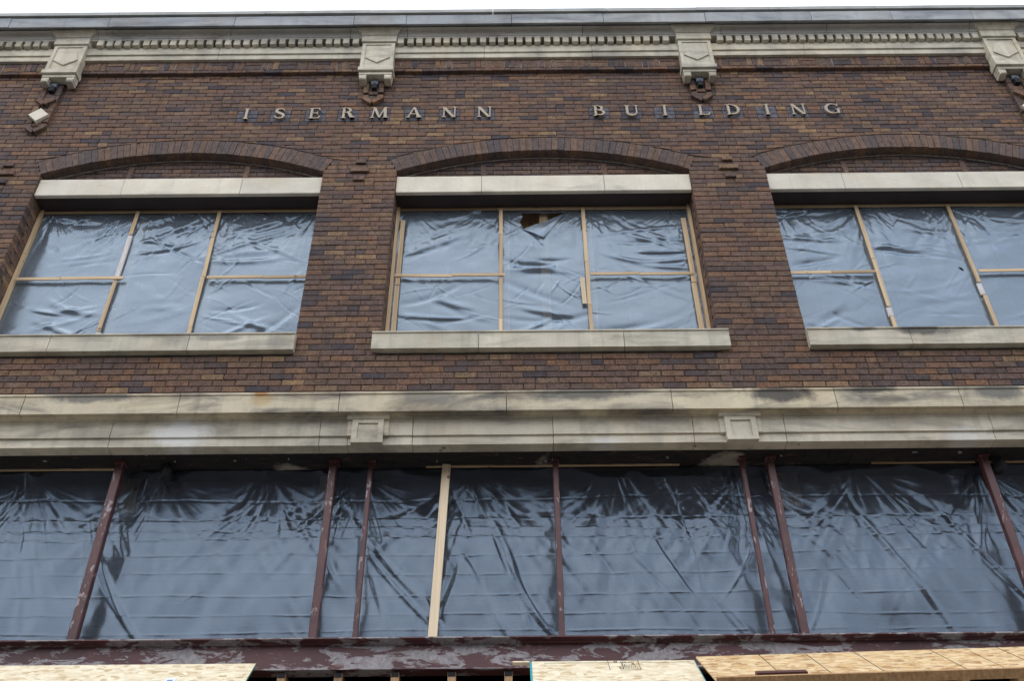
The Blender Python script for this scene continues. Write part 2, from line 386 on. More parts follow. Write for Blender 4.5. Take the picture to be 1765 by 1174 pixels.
# ------------------------------------------------------------------ the building
B = thing('brick_building', 'brown brick commercial building front with limestone bands and arched windows', 'building', (0, 0, .14))
def bpart(name, mbx, mats, parent=None, smooth=False):
    o = mbx.build(name, mats, parent or B, smooth)
    if parent is None: o.location.z = -.14
    return o
def bempty(name):
    o = part(name, B); o.location.z = -.14; return o

# mortar core of the wall, with the openings left free
mb = MB(); yb, yf = .30, .008
def ext_or(x, z): 
    e = ext_z(x); return e if e is not None else z
edges = [XMIN, -5.14, -2.05, -1.245, 1.955, 2.785, 5.93, XMAX]
for a, b in ((XMIN, -5.14), (-2.05, -1.245), (1.955, 2.785), (5.93, XMAX)):
    mb.box((a + .012 if a > XMIN else a, yf, 7.0), (b - .012 if b < XMAX else b, yb, SPRING - .02))
mb.box((XMIN, yf + .0005, 6.95), (XMAX, yb, SILL_Z - .21))
xs = sorted(set([XMIN, XMAX] + [a + (b - a) * i / 60 for (_, _, a, b, _) in SPAN for i in range(61)]))
for a, b in zip(xs, xs[1:]):
    m_ = (a + b) / 2; inside = ext_z(m_) is not None
    za = (ext_z(min(max(a, a + 1e-6), b)) or SPRING) if inside else SPRING
    zb = (ext_z(b - 1e-6) or SPRING) if inside else SPRING
    za = ext_z(a + 1e-6) - .05 if inside else SPRING - .021; zb = zb - .05 if inside else SPRING - .021
    mb.prism([(a, za), (b, zb), (b, 12.5), (a, 12.5)], yf + .001, .1)
wall = bpart('brick_wall', mb, 'mortar')
mb = MB()
mb.box((XMIN, .21, 10.4), (XMAX, .2985, 12.6)); mb.box((XMIN, .3, 10.13), (XMAX, .34, 12.6)); mb.box((XMIN, .345, 6.6), (XMAX, .40, 7.72))
bpart('inner_wall', mb, 'interior')
mb = MB()  # unseen roof and side walls, added to keep sky light out
mb.box((XMIN, .40, 12.35), (XMAX, 9, 12.55)); bpart('roof', mb, 'interior')
bpart('floor_slab', MB().box((XMIN, .42, 6.75), (XMAX, 9, 7.1)), 'interior')
bpart('back_wall', MB().box((XMIN, 9.01, .14), (XMAX, 9.3, 12.55)), 'interior')
for a in (XMIN - .3, XMAX): bpart('side_wall', MB().box((a + .002, .02, .14), (a + .298, 9.3, 12.5)), 'mortar')

# --- bricks
single, many = [], MB()
brick_meshes = {}
def lay(xa, xb, z0, z1, y0=0.0, y1=.1, mi=0):
    """one brick of the field between xa..xb, cut to the arches"""
    global many
    jy = rnd.uniform(-.0035, .003); y0 = y0 + jy
    dz = rnd.uniform(-.0012, .0012); z0 += dz; z1 += dz
    xa += rnd.uniform(0, .0015); xb -= rnd.uniform(0, .0015)
    ea, eb = (ext_z(xa), ext_z(xb)) if z1 > SPAN[0][4] + .004 else (None, None)     # below the skewbacks nothing is cut
    za = z0 if ea is None else max(z0, ea + .004); zb = z0 if eb is None else max(z0, eb + .004)
    cut = za > z0 or zb > z0
    if not cut:
        P = [(xa, z0), (xb, z0), (xb, z1), (xa, z1)]
        return P, y0, y1, mi, False
    if za >= z1 - .004 and zb >= z1 - .004: return None
    if za >= z1 - .004 or zb >= z1 - .004:     # a tapering end piece: clip to where the ring crosses its top
        lo, hi = xa, xb
        for _ in range(24):
            m_ = (lo + hi) / 2; e = ext_z(m_); e = z0 if e is None else e + .004
            bad = e >= z1 - .004
            if za >= z1 - .004: lo, hi = (m_, hi) if bad else (lo, m_)
            else: lo, hi = (lo, m_) if bad else (m_, hi)
        if za >= z1 - .004: xa, za = hi, z1 - .004
        else: xb, zb = lo, z1 - .004
        if xb - xa < .015: return None
    return [(xa, za), (xb, zb), (xb, z1), (xa, z1)], y0, y1, mi, True

def spans(zm, k):
    """x-intervals of solid wall in a course"""
    cuts = []
    if SILL_Z - .2 < zm < SPRING: cuts = list(WINS)
    elif SPRING <= zm < SPRING + .5:
        for (cx, cz, r), (_, ang, xa, xb, zs) in zip(EXT, SPAN):
            if zm < zs:      # beside the skewback the ring narrows towards its foot
                t = (zm - SPRING) / (zs - SPRING); h = (r - RING + RING * t) * math.sin(ang); cuts.append((cx - h, cx + h))
    res = []; x = XMIN
    for a, b in cuts: res.append((x, a)); x = b
    res.append((x, XMAX)); return res
all_bricks = []
for k_ in range(NCOURSE):
    z0 = Z0 + k_ * COURSE; z1 = z0 + COURSE - .0058
    zm = (z0 + z1) / 2
    off = (k_ % 2) * BL / 2 + rnd.uniform(-.008, .008)
    for (a, b) in spans(zm, k_):
        if SILL_Z - .2 < zm < SILL_Z:          # the sills run a little past the openings
            pass
        pts = [a]
        n0 = math.ceil((a + .07 - off) / BL); x = n0 * BL + off
        while x < b - .07: pts.append(x); x += BL
        pts.append(b)
        patches = PATCH if 11.09 < zm < 11.31 else []
        if patches:
            pts = [p for p in pts if not any(pa - .05 < p < pb + .05 for pa, pb in patches)] + [q for pq in patches for q in pq]
            pts = sorted(p for p in pts if a <= p <= b)
        for xa, xb in zip(pts, pts[1:]):
            mi = 0
            if any(abs(xa - pa) < .002 for pa, _ in patches):
                mi = 1
            segs = [(xa, xb)]
            if mi == 1 and rnd.random() < .4: m_ = xa + .236 * rnd.choice((.3, .7)); segs = [(xa, m_), (m_, xb)]
            elif mi == 0 and xb - xa > .18 and rnd.random() < .07: m_ = (xa + xb) / 2; segs = [(xa, m_), (m_, xb)]
            for sa, sb in segs:
                jamb_l = any(abs(sb - w_[0]) < .003 for w_ in WINS); jamb_r = any(abs(sa - w_[1]) < .003 for w_ in WINS)
                d = .1
                q = lay(sa + (0 if jamb_r else MORT/2), sb - (0 if jamb_l else MORT/2), z0, z1, 0.0, d, mi)
                if q: all_bricks.append((k_, q))
# returns of the window jambs
for (a, b) in WINS:
    for k_ in range(NCOURSE):
        z0 = Z0 + k_ * COURSE; z1 = z0 + COURSE - .0058
        if not (SILL_Z - .2 < (z0 + z1) / 2 < SPRING): continue
        for side, x in ((1, a), (-1, b)):
            j = rnd.uniform(0, .003); y1 = .104 if k_ % 2 else .15
            if k_ % 2 == 0: x0_, x1_ = (x - .09, x - j) if side > 0 else (x + j, x + .09)
            else: x0_, x1_ = (x - .09, x - j) if side > 0 else (x + j, x + .09)
            many.cbox((x0_, y1, z0), (x1_, .235 + rnd.uniform(-.004, .004), z1), .002)
# the 300 nearest bricks are pieces of their own; the rest one mesh
vis = sorted([(abs((q[0][0][0] + q[0][1][0]) / 2) / 4.9 + 5 * max(0, k_ - 9), i) for i, (k_, q) in enumerate(all_bricks)
              if 3 <= k_ <= 9 and abs((q[0][0][0] + q[0][1][0]) / 2) < 4.75 and not q[4]])
chosen = set(i for _, i in vis[:300])
full = {}
for i, (k_, q) in enumerate(all_bricks):
    P, y0, y1, mi, cut = q
    if i in chosen:
        wdt = round(P[1][0] - P[0][0], 2); key = (wdt, mi)
        if key not in full:
            h = COURSE - .0058
            full[key] = MB().cbox((-.5, 0, -h/2), (.5, .1, h/2), .004).mesh('brick', 'slate' if mi else 'brick')
            for v_ in full[key].vertices: v_.co.x *= wdt if abs(v_.co.x) > .499 else (wdt - .002) 
        o = link('brick', full[key], wall, ((P[0][0] + P[1][0]) / 2, y0, (P[0][1] + P[3][1]) / 2))
        o.rotation_euler = (rnd.uniform(-.008, .008), rnd.uniform(-.004, .004), rnd.uniform(-.006, .006))
    else: many.quadbrick(P, y0, y1, .0035, mi)
# small decorative projecting bricks on the piers
for cx in (-1.647, 2.385, -5.53, 6.4):
    for (hw_, kk) in ((.055, 48), (.104, 46), (.058, 44)):
        many.cbox((cx - hw_, -.028, Z0 + kk*COURSE), (cx + hw_, .0, Z0 + (kk+1)*COURSE - .0058))
# the projecting basket-weave band under the cornice
for x_ in np.arange(XMIN, XMAX, BL):       # stretcher course at the bottom of the band
    many.cbox((x_ + .002, -.05 + rnd.uniform(-.003, .003), 11.985), (x_ + BL - .002, .03, 12.034))
x_ = XMIN
while x_ < XMAX:
    for e in range(2): many.cbox((x_ + .004, -.05 + rnd.uniform(-.003, .003), 12.042 + e*.092), (x_ + .206, .03, 12.042 + e*.092 + .083), .003)
    for e in range(3): many.cbox((x_ + .214 + e*.068, -.05 + rnd.uniform(-.003, .003), 12.042), (x_ + .214 + e*.068 + .06, .03, 12.218), .003)
    x_ += .418
# tympanum brickwork behind each arch
for (cx, cz, r), (a, b) in zip(ARCS, WINS):
    zc = 10.17
    for k_ in range(7):
        z0 = zc + k_*.066; x = a + .0 - (k_ % 2) * .1
        while x < b:
            xa, xb = max(x, a), min(x + .208, b); m_ = (xa + xb) / 2
            if xb - xa > .03 and z0 < cz + math.sqrt(max(0, r*r - (m_ - cx)**2)) + .02:
                many.cbox((xa, .122 + rnd.uniform(-.003, .003), z0), (xb - .003, .19, z0 + .058), .003, 2)
            x += .211
    for t in (.295, .715):
        xx = a + (b - a) * t
        many.cbox((xx - .03, .112, zc), (xx + .03, .2, zc + .29), .003, 2)
bpart('band_mortar', MB().box((XMIN, -.043, 12.038), (XMAX, .03, 12.216)), 'band_mortar')
bm_ = bpart('brick_courses', many, ['brick', 'slate', 'arch_brick'], wall); bm_['kind'] = 'stuff'

# --- arches: each voussoir a piece
for (cx, cz, r), (_, ang, xa, xb, zs), (a, b) in zip(ARCS, SPAN, WINS):
    mb = MB(); n = 24
    for i in range(n):
        t0, t1 = -ang + 2*ang*i/n, -ang + 2*ang*(i+1)/n
        P = [(cx + rr*math.sin(t), cz + rr*math.cos(t)) for rr, t in ((r + .006, t0), (r + .006, t1), (r + RING - .004, t1), (r + RING - .004, t0))]
        mb.prism(P, .012, .116)
    mb.box((a, .19, 10.171), (b, .2985, 10.62))
    ar = bpart('window_arch', mb, 'mortar')
    nv = 47; step = 2*ang/nv
    for i in range(nv):
        t0, t1 = -ang + step*i + .0016/r, -ang + step*(i+1) - .0016/r
        y0 = rnd.uniform(-.004, .003)
        P = [(cx + rr*math.sin(t), cz + rr*math.cos(t)) for rr, t in ((r + rnd.uniform(-.002, .002), t0), (r, t1), (r + RING - .006, t1), (r + RING - .006, t0))]
        MB().quadbrick(P, y0, .118, .003).build('arch_brick', 'arch_brick', ar)
    # pale mortar smear where the arch meets the infill
    mb = MB(); ns = 120; th_ = [max(.0012, .011*rnd.random()**2 * (.25 + .75*min(1, abs(-1 + 2*i/ns)*1.6))) for i in range(ns + 1)]
    for i in range(ns):
        t0, t1 = -ang + 2*ang*i/ns, -ang + 2*ang*(i+1)/ns
        mb.prism([(cx + rr*math.sin(t), cz + rr*math.cos(t)) for rr, t in ((r - th_[i] - .003, t0), (r - th_[i+1] - .003, t1), (r + .003, t1), (r + .003, t0))], .112, .13)
    o = mb.build('mortar_smear', 'pale_mortar', ar); o['kind'] = 'stuff'

# --- lintels and sills, each in three stones, with the brown steel plate behind the lintel
def stones(parent, name, prof, joints, mat, gap=.005, jitter=.002):
    for a, b in zip(joints, joints[1:]):
        j = rnd.uniform(-jitter, jitter)
        MB().profx([(y + j, z) for y, z in prof], a + gap/2, b - gap/2).build(name, mat, parent)
LJ = [(-5.14, -4.21, -2.925, -2.05), (-1.245, -.315, 1.015, 1.955), (2.785, 3.61, 4.875, 5.93)]
SJ = [(-5.2, -4.335, -3.028, -2.033), (-1.316, -.312, 1.048, 2.04), (2.772, 3.73, 4.9, 5.99)]
for i, (a, b) in enumerate(WINS):
    p = bempty('window_lintel')
    jj = list(LJ[i]); jj[0] += .003; jj[-1] -= .003
    stones(p, 'lintel_stone', [(.03, 9.916), (.03, 10.162), (.036, 10.168), (.115, 10.168), (.115, 9.925), (.078, 9.925), (.074, 9.91), (.036, 9.91)], jj, 'lintel_stone')
    bpart('soffit_plate', MB().box((a + .002, .079, 9.914), (b - .002, .34, 9.924)), 'brown_steel')
    p = bempty('window_sill')
    stones(p, 'sill_stone', [(-.06, 7.655), (-.06, 7.838), (-.072, 7.842), (-.072, 7.856), (.1, 7.87), (.29, 7.875), (.29, 7.652), (-.04, 7.652), (-.045, 7.657), (-.052, 7.657), (-.055, 7.655)], SJ[i], 'stone')

# --- belt course over the shopfront
belt = bempty('belt_course')
stones(belt, 'ledge_stone', [(-.18, 6.848), (-.18, 7.028), (-.19, 7.036), (-.19, 7.056), (-.14, 7.085), (.08, 7.10), (.08, 6.84), (-.15, 6.84), (-.155, 6.848)],
       [XMIN, -6.9, -5.6, -4.292, -2.925, -1.52, -.053, 1.396, 2.832, 3.927, 5.3, 6.6, XMAX], 'ledge_stone', .006, .003)
stones(belt, 'frieze_stone', [(-.06, 6.575), (-.06, 6.66), (-.065, 6.664), (-.078, 6.664), (-.078, 6.808), (-.088, 6.814), (-.092, 6.83), (-.11, 6.85), (-.128, 6.862), (-.128, 6.878), (.06, 6.878), (.06, 6.575)],
       [XMIN, -6.6, -5.2, -3.495, -1.677, -1.43], 'stone', .005)
stones(belt, 'frieze_stone', [(-.06, 6.575), (-.06, 6.66), (-.065, 6.664), (-.078, 6.664), (-.078, 6.808), (-.088, 6.814), (-.092, 6.83), (-.11, 6.85), (-.128, 6.862), (-.128, 6.878), (.06, 6.878), (.06, 6.575)],
       [-1.43, -.87, .35, 1.568, 2.365, 4.163, 5.6, 6.8, XMAX], 'stone', .005)
for cx in (-1.258, 1.978, 5.2):
    mb = MB()
    # block with a sunk square panel
    hw, ph, zb_, zt = .136, .088, 6.568, 6.812
    y0, yr = -.115, -.1
    pz0, pz1 = 6.605, 6.772
    for A in (((cx - hw, y0, zb_), (cx - ph, -.05, zt)), ((cx + ph, y0, zb_), (cx + hw, -.05, zt)), ((cx - ph, y0, zb_), (cx + ph, -.05, pz0)), ((cx - ph, y0, pz1), (cx + ph, -.05, zt))): mb.box(*A)
    mb.box((cx - ph, yr, pz0), (cx + ph, -.05, pz1))
    mb.box((cx - hw - .045, -.095, 6.655), (cx - hw, -.05, zt)); mb.box((cx + hw, -.095, 6.655), (cx + hw + .045, -.05, zt))
    mb.profx([(-.122, 6.812), (-.13, 6.828), (-.15, 6.848), (-.166, 6.856), (-.166, 6.8385), (-.166, 6.872), (-.06, 6.872), (-.06, 6.812)][:4] + [(-.166, 6.838+.034), (-.06, 6.872), (-.06, 6.812)], cx - .185, cx + .185)
    mb.build('bracket_block', 'stone', belt)
mb = MB(); 
for i in range(150):
    x0_ = XMIN + i * (XMAX - XMIN) / 150; x1_ = x0_ + (XMAX - XMIN) / 150
    mb.box((x0_, .061, 6.58 + rnd.uniform(-.006, .004)), (x1_, .2, 6.63)); mb.box((x0_, .2, 6.583 + rnd.uniform(-.004, .004)), (x1_, .34, 6.63))
bpart('steel_soffit', mb, 'soffit')
mb = MB()
for i in range(22):                       # crumbled mortar along the soffit edge
    x0_ = rnd.uniform(-5, 5); s_ = rnd.uniform(.006, .018); y_ = rnd.uniform(-.03, .2)
    mb.box((x0_, y_, 6.575 - rnd.uniform(.002, .015)), (x0_ + s_*rnd.uniform(.6, 2.2), y_ + s_, 6.59))
o = bpart('mortar_crumbs', mb, 'pale_mortar'); o['kind'] = 'stuff'

# --- cornice
co = bempty('cornice'); dzc = -.02
CJ = [XMIN, -6.115, -4.9, -3.362, -1.9, -1.261, .03, 1.151, 2.4, 3.696, 4.68, 5.668, 6.8, XMAX]
def dzp(p): return [(y, z + dzc) for y, z in p]
stones(co, 'coping_stone', dzp([(-.305, 12.612), (-.315, 12.785), (-.30, 12.79), (.0, 12.79), (.0, 12.672), (-.277, 12.672), (-.285, 12.615)]), CJ, 'coping_stone', .006, .004)
for a, b in zip([XMIN, -4.8, -4.29, -3.0, -1.7, -.2, 1.2, 2.3, 3.2, 4.5, 5.7, 6.7], [-4.8, -4.29, -3.0, -1.7, -.2, 1.2, 2.3, 3.2, 4.5, 5.7, 6.7, XMAX]):
    j = rnd.uniform(-.006, .006)
    MB().profx([(y, z + j) for y, z in dzp([(-.335, 12.812), (-.338, 12.868), (-.32, 12.875), (.05, 12.9), (.05, 12.805), (-.27, 12.805)])], a + .002, b - .002).build('coping_flashing', 'flashing', co)
MB().box((XMIN, -.26, 12.792 + dzc), (XMAX, .04, 12.803 + dzc)).build('coping_joint', 'mortar', co)
stones(co, 'bed_mould', dzp([(-.155, 12.535), (-.155, 12.558), (-.165, 12.562), (-.17, 12.585), (-.185, 12.61), (-.205, 12.63), (-.232, 12.643), (.05, 12.643), (.05, 12.535)]),
       [XMIN, -6.6, -5.05, -3.42, -1.95, -1.25, .9, 2.1, 2.6, 3.9, 5.65, 6.4, XMAX], 'bed_stone', .006)
stones(co, 'frieze_stone', dzp([(-.085, 12.222), (-.085, 12.306), (-.09, 12.31), (-.105, 12.31), (-.105, 12.44), (-.1, 12.445), (-.045, 12.445), (-.045, 12.533), (.05, 12.533), (.05, 12.222)]),
       [XMIN, -6.6, -5.345, -3.542, -1.59, -.306, 1.005, 2.25, 3.584, 4.782, 5.97, XMAX], 'stone', .004)
CAPS = [-5.345, -1.59, 2.25, 5.97]
dm = MB().cbox((-.037, -.157, 12.43 + dzc), (.037, -.04, 12.533 + dzc), .004).mesh('dentil', 'stone')
x_ = -6.9
while x_ < 7.2:
    if all(abs(x_ - c_) > .235 for c_ in CAPS): link('dentil', dm, co, (x_ + rnd.uniform(-.004, .004), rnd.uniform(-.006, .004), rnd.uniform(-.003, .003))).rotation_euler = (0, rnd.uniform(-.0004, .0004), rnd.uniform(-.03, .03))
    x_ += .1115
for cx in CAPS:
    mb = MB(); z = dzc
    def cap(a0, a1, y, zz0, zz1): mb.cbox((cx - a0, y, zz0 + z), (cx + a1, -.03, zz1 + z), .004)
    # crown as a flared moulding
    for (h0, y0_, z0_), (h1, y1_, z1_) in (((.215, -.185, 12.565), (.225, -.2, 12.585)), ((.225, -.2, 12.585), (.265, -.24, 12.62)), ((.265, -.24, 12.62), (.272, -.247, 12.641))):
        vs = [(cx-h0, y0_, z0_+z), (cx+h0, y0_, z0_+z), (cx+h0, -.03, z0_+z), (cx-h0, -.03, z0_+z), (cx-h1, y1_, z1_+z), (cx+h1, y1_, z1_+z), (cx+h1, -.03, z1_+z), (cx-h1, -.03, z1_+z)]
        mb.add(vs, [(0,3,2,1),(4,5,6,7),(0,1,5,4),(1,2,6,5),(2,3,7,6),(3,0,4,7)])
    cap(.212, .212, -.178, 12.44, 12.564)
    # tapering body with raised border and a raised chevron
    def tap(xa, xb, zl, zh, dl, dh):
        yl = -.135 - dl; yh = -.135 - dh
        vs = [(cx+xa, yl, zl+z), (cx+xb, yl, zl+z), (cx+xb, -.02, zl+z), (cx+xa, -.02, zl+z), (cx+xa, yh, zh+z), (cx+xb, yh, zh+z), (cx+xb, -.02, zh+z), (cx+xa, -.02, zh+z)]
        mb.add(vs, [(0,3,2,1),(4,5,6,7),(0,1,5,4),(1,2,6,5),(2,3,7,6),(3,0,4,7)])
    tap(-.155, .155, 11.985, 12.438, .0, .008)
    tap(-.197, -.155, 11.94, 12.439, .012, .02); tap(.155, .197, 11.94, 12.439, .012, .02)
    tap(-.155, .155, 12.405, 12.4385, .0195, .02); tap(-.155, .155, 11.94, 11.985, .012, .0125)
    mb.prism([(cx - .148, 12.15 + z), (cx, 12.045 + z), (cx + .148, 12.15 + z), (cx + .1, 12.30 + z), (cx, 12.36 + z), (cx - .1, 12.30 + z)], -.153, -.13)
    cap(.21, .21, -.17, 11.872, 11.938); cap(.195, .195, -.14, 11.822, 11.87)
    for s_ in (-1, 1):
        a_, b_ = sorted((s_*.105, s_*.192))
        mb.cbox((cx + a_, -.135, 11.778 + z), (cx + b_, -.03, 11.82 + z), .004)
        mb.cbox((cx + a_ + .004, -.145, 11.735 + z), (cx + b_ - .004, -.03, 11.776 + z), .012)
    mb.build('capital', 'stone', co)
# brick drops below the capitals, each brick a piece
def rot_brick(name, cx, cz, wd, ht, ang, y0, par, mat='brick'):
    P = []
    for dx, dz in ((-wd/2, -ht/2), (wd/2, -ht/2), (wd/2, ht/2), (-wd/2, ht/2)):
        P.append((cx + dx*math.cos(ang) - dz*math.sin(ang), cz + dx*math.sin(ang) + dz*math.cos(ang)))
    return MB().quadbrick(P, y0, .005, .004).build(name, mat, par)
for i, cx in enumerate((-5.415, -1.607, 2.25, 5.99)):
    d = bempty('brick_drop'); longd = i in (0, 3)
    lo = 11.50 if not longd else 11.02
    zt = 11.79 + dzc
    n = int((zt - lo) / .1)
    for s_ in (-1, 1):
        zz = zt
        while zz - .13 > lo - .02:
            h = rnd.choice((.095, .12, .2)); h = min(h, zz - lo)
            if h > .03: MB().cbox((cx + s_*.089 - .031, -.046 + rnd.uniform(-.003, .003), zz - h + .004), (cx + s_*.089 + .031, .003, zz), .004).build('brick', 'brick', d)
            zz -= h
    zz = zt - .16
    while zz > lo + .06:
        MB().cbox((cx - .054, -.034 + rnd.uniform(-.003, .003), zz - .06), (cx + .054, .003, zz), .004).build('brick', 'brick', d); zz -= .066
    MB().box((cx - .115, -.02, lo - .02), (cx + .115, .004, zt)).build('mortar_bed', 'mortar', d)
    # pointed foot of slanting bricks
    for s_ in (-1, 1):
        rot_brick('brick', cx + s_*.056, lo - .058, .142, .056, s_*R(42), -.05 - .003*s_, d)
        MB().cbox((cx + s_*.085 - .034, -.042, lo - .03), (cx + s_*.085 + .034, .003, lo + .036), .004).build('brick', 'brick', d)
    if longd:
        rot_brick('brick', cx - .05, 11.43, .13, .06, -R(42), -.078, d); rot_brick('brick', cx + .05, 11.43, .13, .06, R(42), -.08, d)
        rot_brick('stone_diamond', cx, 11.17, .165, .165, R(45), -.082, d, 'lintel_stone')

# ------------------------------------------------------------------ lettering
def letter_polys(ch):
    """strokes of a seriffed capital in a unit-high box; list of polygons"""
    L = []; T, t, sf = .145, .065, .05
    def bar(x0, x1, z0=0, z1=1): L.append([(x0, z0), (x1, z0), (x1, z1), (x0, z1)])
    def serif(xc, z, wd=.36, up=True):
        h = sf; s = 1 if up else -1
        L.append([(xc - wd/2, z), (xc + wd/2, z), (xc + wd/2, z + s*h*.6), (xc + wd*.24, z + s*h*1.5), (xc - wd*.24, z + s*h*1.5), (xc - wd/2, z + s*h*.6)])
    def stem(xc, wt=T, top=True, bot=True):
        bar(xc - wt/2, xc + wt/2)
        if bot: serif(xc, 0, wt + .2)
        if top: serif(xc, 1, wt + .2, False)
    def sweep(pts, ws):
        n = len(pts); lft, rgt = [], []
        for i, (x, z) in enumerate(pts):
            a = pts[max(0, i-1)]; b = pts[min(n-1, i+1)]; dx, dz = b[0]-a[0], b[1]-a[1]; d = math.hypot(dx, dz) or 1
            lft.append((x - dz/d*ws[i]/2, z + dx/d*ws[i]/2)); rgt.append((x + dz/d*ws[i]/2, z - dx/d*ws[i]/2))
        for i in range(n-1): L.append([lft[i], rgt[i], rgt[i+1], lft[i+1]])
    def ell(cx, cz, rx, rz, a0, a1, thick, thin, n=14):
        pts, ws = [], []
        for i in range(n+1):
            a = R(a0 + (a1-a0)*i/n); pts.append((cx + rx*math.cos(a), cz + rz*math.sin(a))); ws.append(thin + (thick-thin)*abs(math.cos(a))**1.2)
        sweep(pts, ws)
    if ch == 'I': stem(0)
    elif ch == 'E':
        stem(-.2); bar(-.2, .28, 0, t); bar(-.2, .26, 1-t, 1); bar(-.2, .16, .48, .48+t)
        L.append([(.28, 0), (.36, .24), (.31, .24), (.2, t)]); L.append([(.26, 1), (.31, .78), (.27, .78), (.18, 1-t)]); L.append([(.13, .36), (.18, .36), (.18, .67), (.13, .67)])
    elif ch == 'L':
        stem(-.2); bar(-.2, .28, 0, t); L.append([(.28, 0), (.38, .28), (.33, .28), (.2, t)])
    elif ch == 'R':
        stem(-.22); ell(-.1, .735, .27, .225, 90, -90, T, t); bar(-.2, -.08, 1-t, 1); bar(-.2, -.08, .475, .475+t)
        L.append([(-.02, .5), (.16, .5), (.44, 0), (.2, 0)]); bar(.2, .5, 0, sf)
    elif ch == 'B':
        stem(-.22); ell(-.06, .75, .22, .215, 90, -90, T, t); bar(-.2, -.04, 1-t, 1); bar(-.2, 0, .5, .5+t)
        ell(-.02, .27, .28, .235, 90, -90, T, t); bar(-.2, 0, 0, t)
    elif ch == 'D':
        stem(-.28); ell(-.12, .5, .42, .463, 90, -90, T+.01, t); bar(-.26, -.1, 1-t, 1); bar(-.26, -.1, 0, t)
    elif ch == 'U':
        bar(-.36, -.2, .3, 1); serif(-.28, 1, .36, False); bar(.24, .32, .3, 1); serif(.28, 1, .28, False)
        pts, ws = [], []
        for i in range(15):
            a = math.pi + math.pi*i/14; pts.append((0 + .28*math.cos(a), .32 + .28*math.sin(a))); ws.append(.16 - .08*i/14)
        sweep(pts, ws)
    elif ch == 'N':
        bar(-.36, -.285); serif(-.32, 0, .28); L.append([(-.46, 1), (-.24, 1), (.37, 0), (.19, 0)][:]); bar(.295, .37); serif(.33, 1, .28, False)
    elif ch == 'M':
        L.append([(-.46, 0), (-.385, 0), (-.29, 1), (-.37, 1)]); serif(-.42, 0, .28); L.append([(-.42, 1), (-.22, 1), (.08, 0.02), (-.04, .02)])
        L.append([(-.04, .02), (.04, .02), (.36, 1), (.27, 1)]); L.append([(.28, 0), (.47, 0), (.40, 1), (.23, 1)]); serif(.39, 0, .36); serif(-.36, 1, .22, False); serif(.36, 1, .22, False)
    elif ch == 'A':
        L.append([(-.4, 0), (-.32, 0), (.03, 1), (-.05, 1)]); L.append([(.2, 0), (.41, 0), (.06, 1), (-.06, 1)]); serif(-.36, 0, .26); serif(.31, 0, .36); bar(-.22, .2, .31, .31+t)
    elif ch == 'S':
        c = [(.24, .73), (.23, .86), (.12, .955), (-.02, .965), (-.17, .92), (-.23, .8), (-.2, .67), (-.06, .575), (.1, .475), (.23, .37), (.25, .22), (.16, .08), (0, .035), (-.15, .06), (-.25, .17), (-.27, .3)]
        w_ = [.03, .06, .08, .085, .12, .15, .17, .18, .18, .175, .15, .11, .085, .08, .06, .03]; sweep(c, w_)
    elif ch == 'G':
        pts, ws = [], []
        for i in range(23):
            a = R(42 + (318-42)*i/22); pts.append((-.02 + .4*math.cos(a), .5 + .465*math.sin(a))); ws.append(.07 + .11*max(0, -math.cos(a))**1.1)
        sweep(pts, ws); L.append([(.24, .7), (.31, .7), (.31, .95), (.27, .95)]); bar(.2, .34, .02, .42); serif(.27, .44, .36, False)
    return L
sign = thing('wall_lettering', 'widely spaced tan metal capital letters across the upper brick wall', 'lettering', (0, -.004, 11.1))
for ch, x in zip(LETTERS, LX):
    if x is None: continue
    mb = MB(); H = .187
    for i, P in enumerate(letter_polys(ch)):
        mb.prism([(px*H*1.02, pz*H) for px, pz in P], -.034 - .0004*i, -.008)
    mb.box((-.006, -.01, .06), (.006, .012, .072))
    o = mb.build('letter', 'letter', sign); o.location = (x, 0, .012)

# ------------------------------------------------------------------ plastic film helpers
def vnoise(x, y, seed):
    x = np.asarray(x, float); y = np.asarray(y, float)
    xi = np.floor(x).astype(np.int64); yi = np.floor(y).astype(np.int64); fx = x - xi; fy = y - yi
    fx = fx*fx*(3-2*fx); fy = fy*fy*(3-2*fy)
    def h(a, b):
        n = (a * 374761393 + b * 668265263 + seed * 982451653) & 0xffffffff
        n = ((n ^ (n >> 13)) * 1274126177) & 0xffffffff
        return ((n ^ (n >> 16)) & 0xffff) / 65535.0
    return (h(xi, yi)*(1-fx) + h(xi+1, yi)*fx)*(1-fy) + (h(xi, yi+1)*(1-fx) + h(xi+1, yi+1)*fx)*fy
def fold(X, Z, x0, z0, ang, curv, wd, ln, amp, asym=.5):
    c, s = math.cos(ang), math.sin(ang)
    t = (X - x0)*c + (Z - z0)*s; d = -(X - x0)*s + (Z - z0)*c - curv*t*t
    e = np.exp(-(d/wd)**2)
    return amp * (e*(1-asym) + asym*2.0*(d/wd)*e) * np.exp(-(t/ln)**4)
def fan(X, Z, xa, za, amp, freq, reach, seed, spread=1.2):
    dx, dz = X - xa, Z - za; r = np.hypot(dx, dz) + 1e-6; th = np.arctan2(dx, -dz)
    v = vnoise(th*freq + 50, r*1.5 + 3, seed) + .5*vnoise(th*freq*2.3 + 9, r*3, seed + 1) - .75
    env = (r/.12)**1.0 * np.exp(-(r/reach)**1.5) * np.exp(-(th/spread)**4)
    return amp * v * np.minimum(env, 2.2)
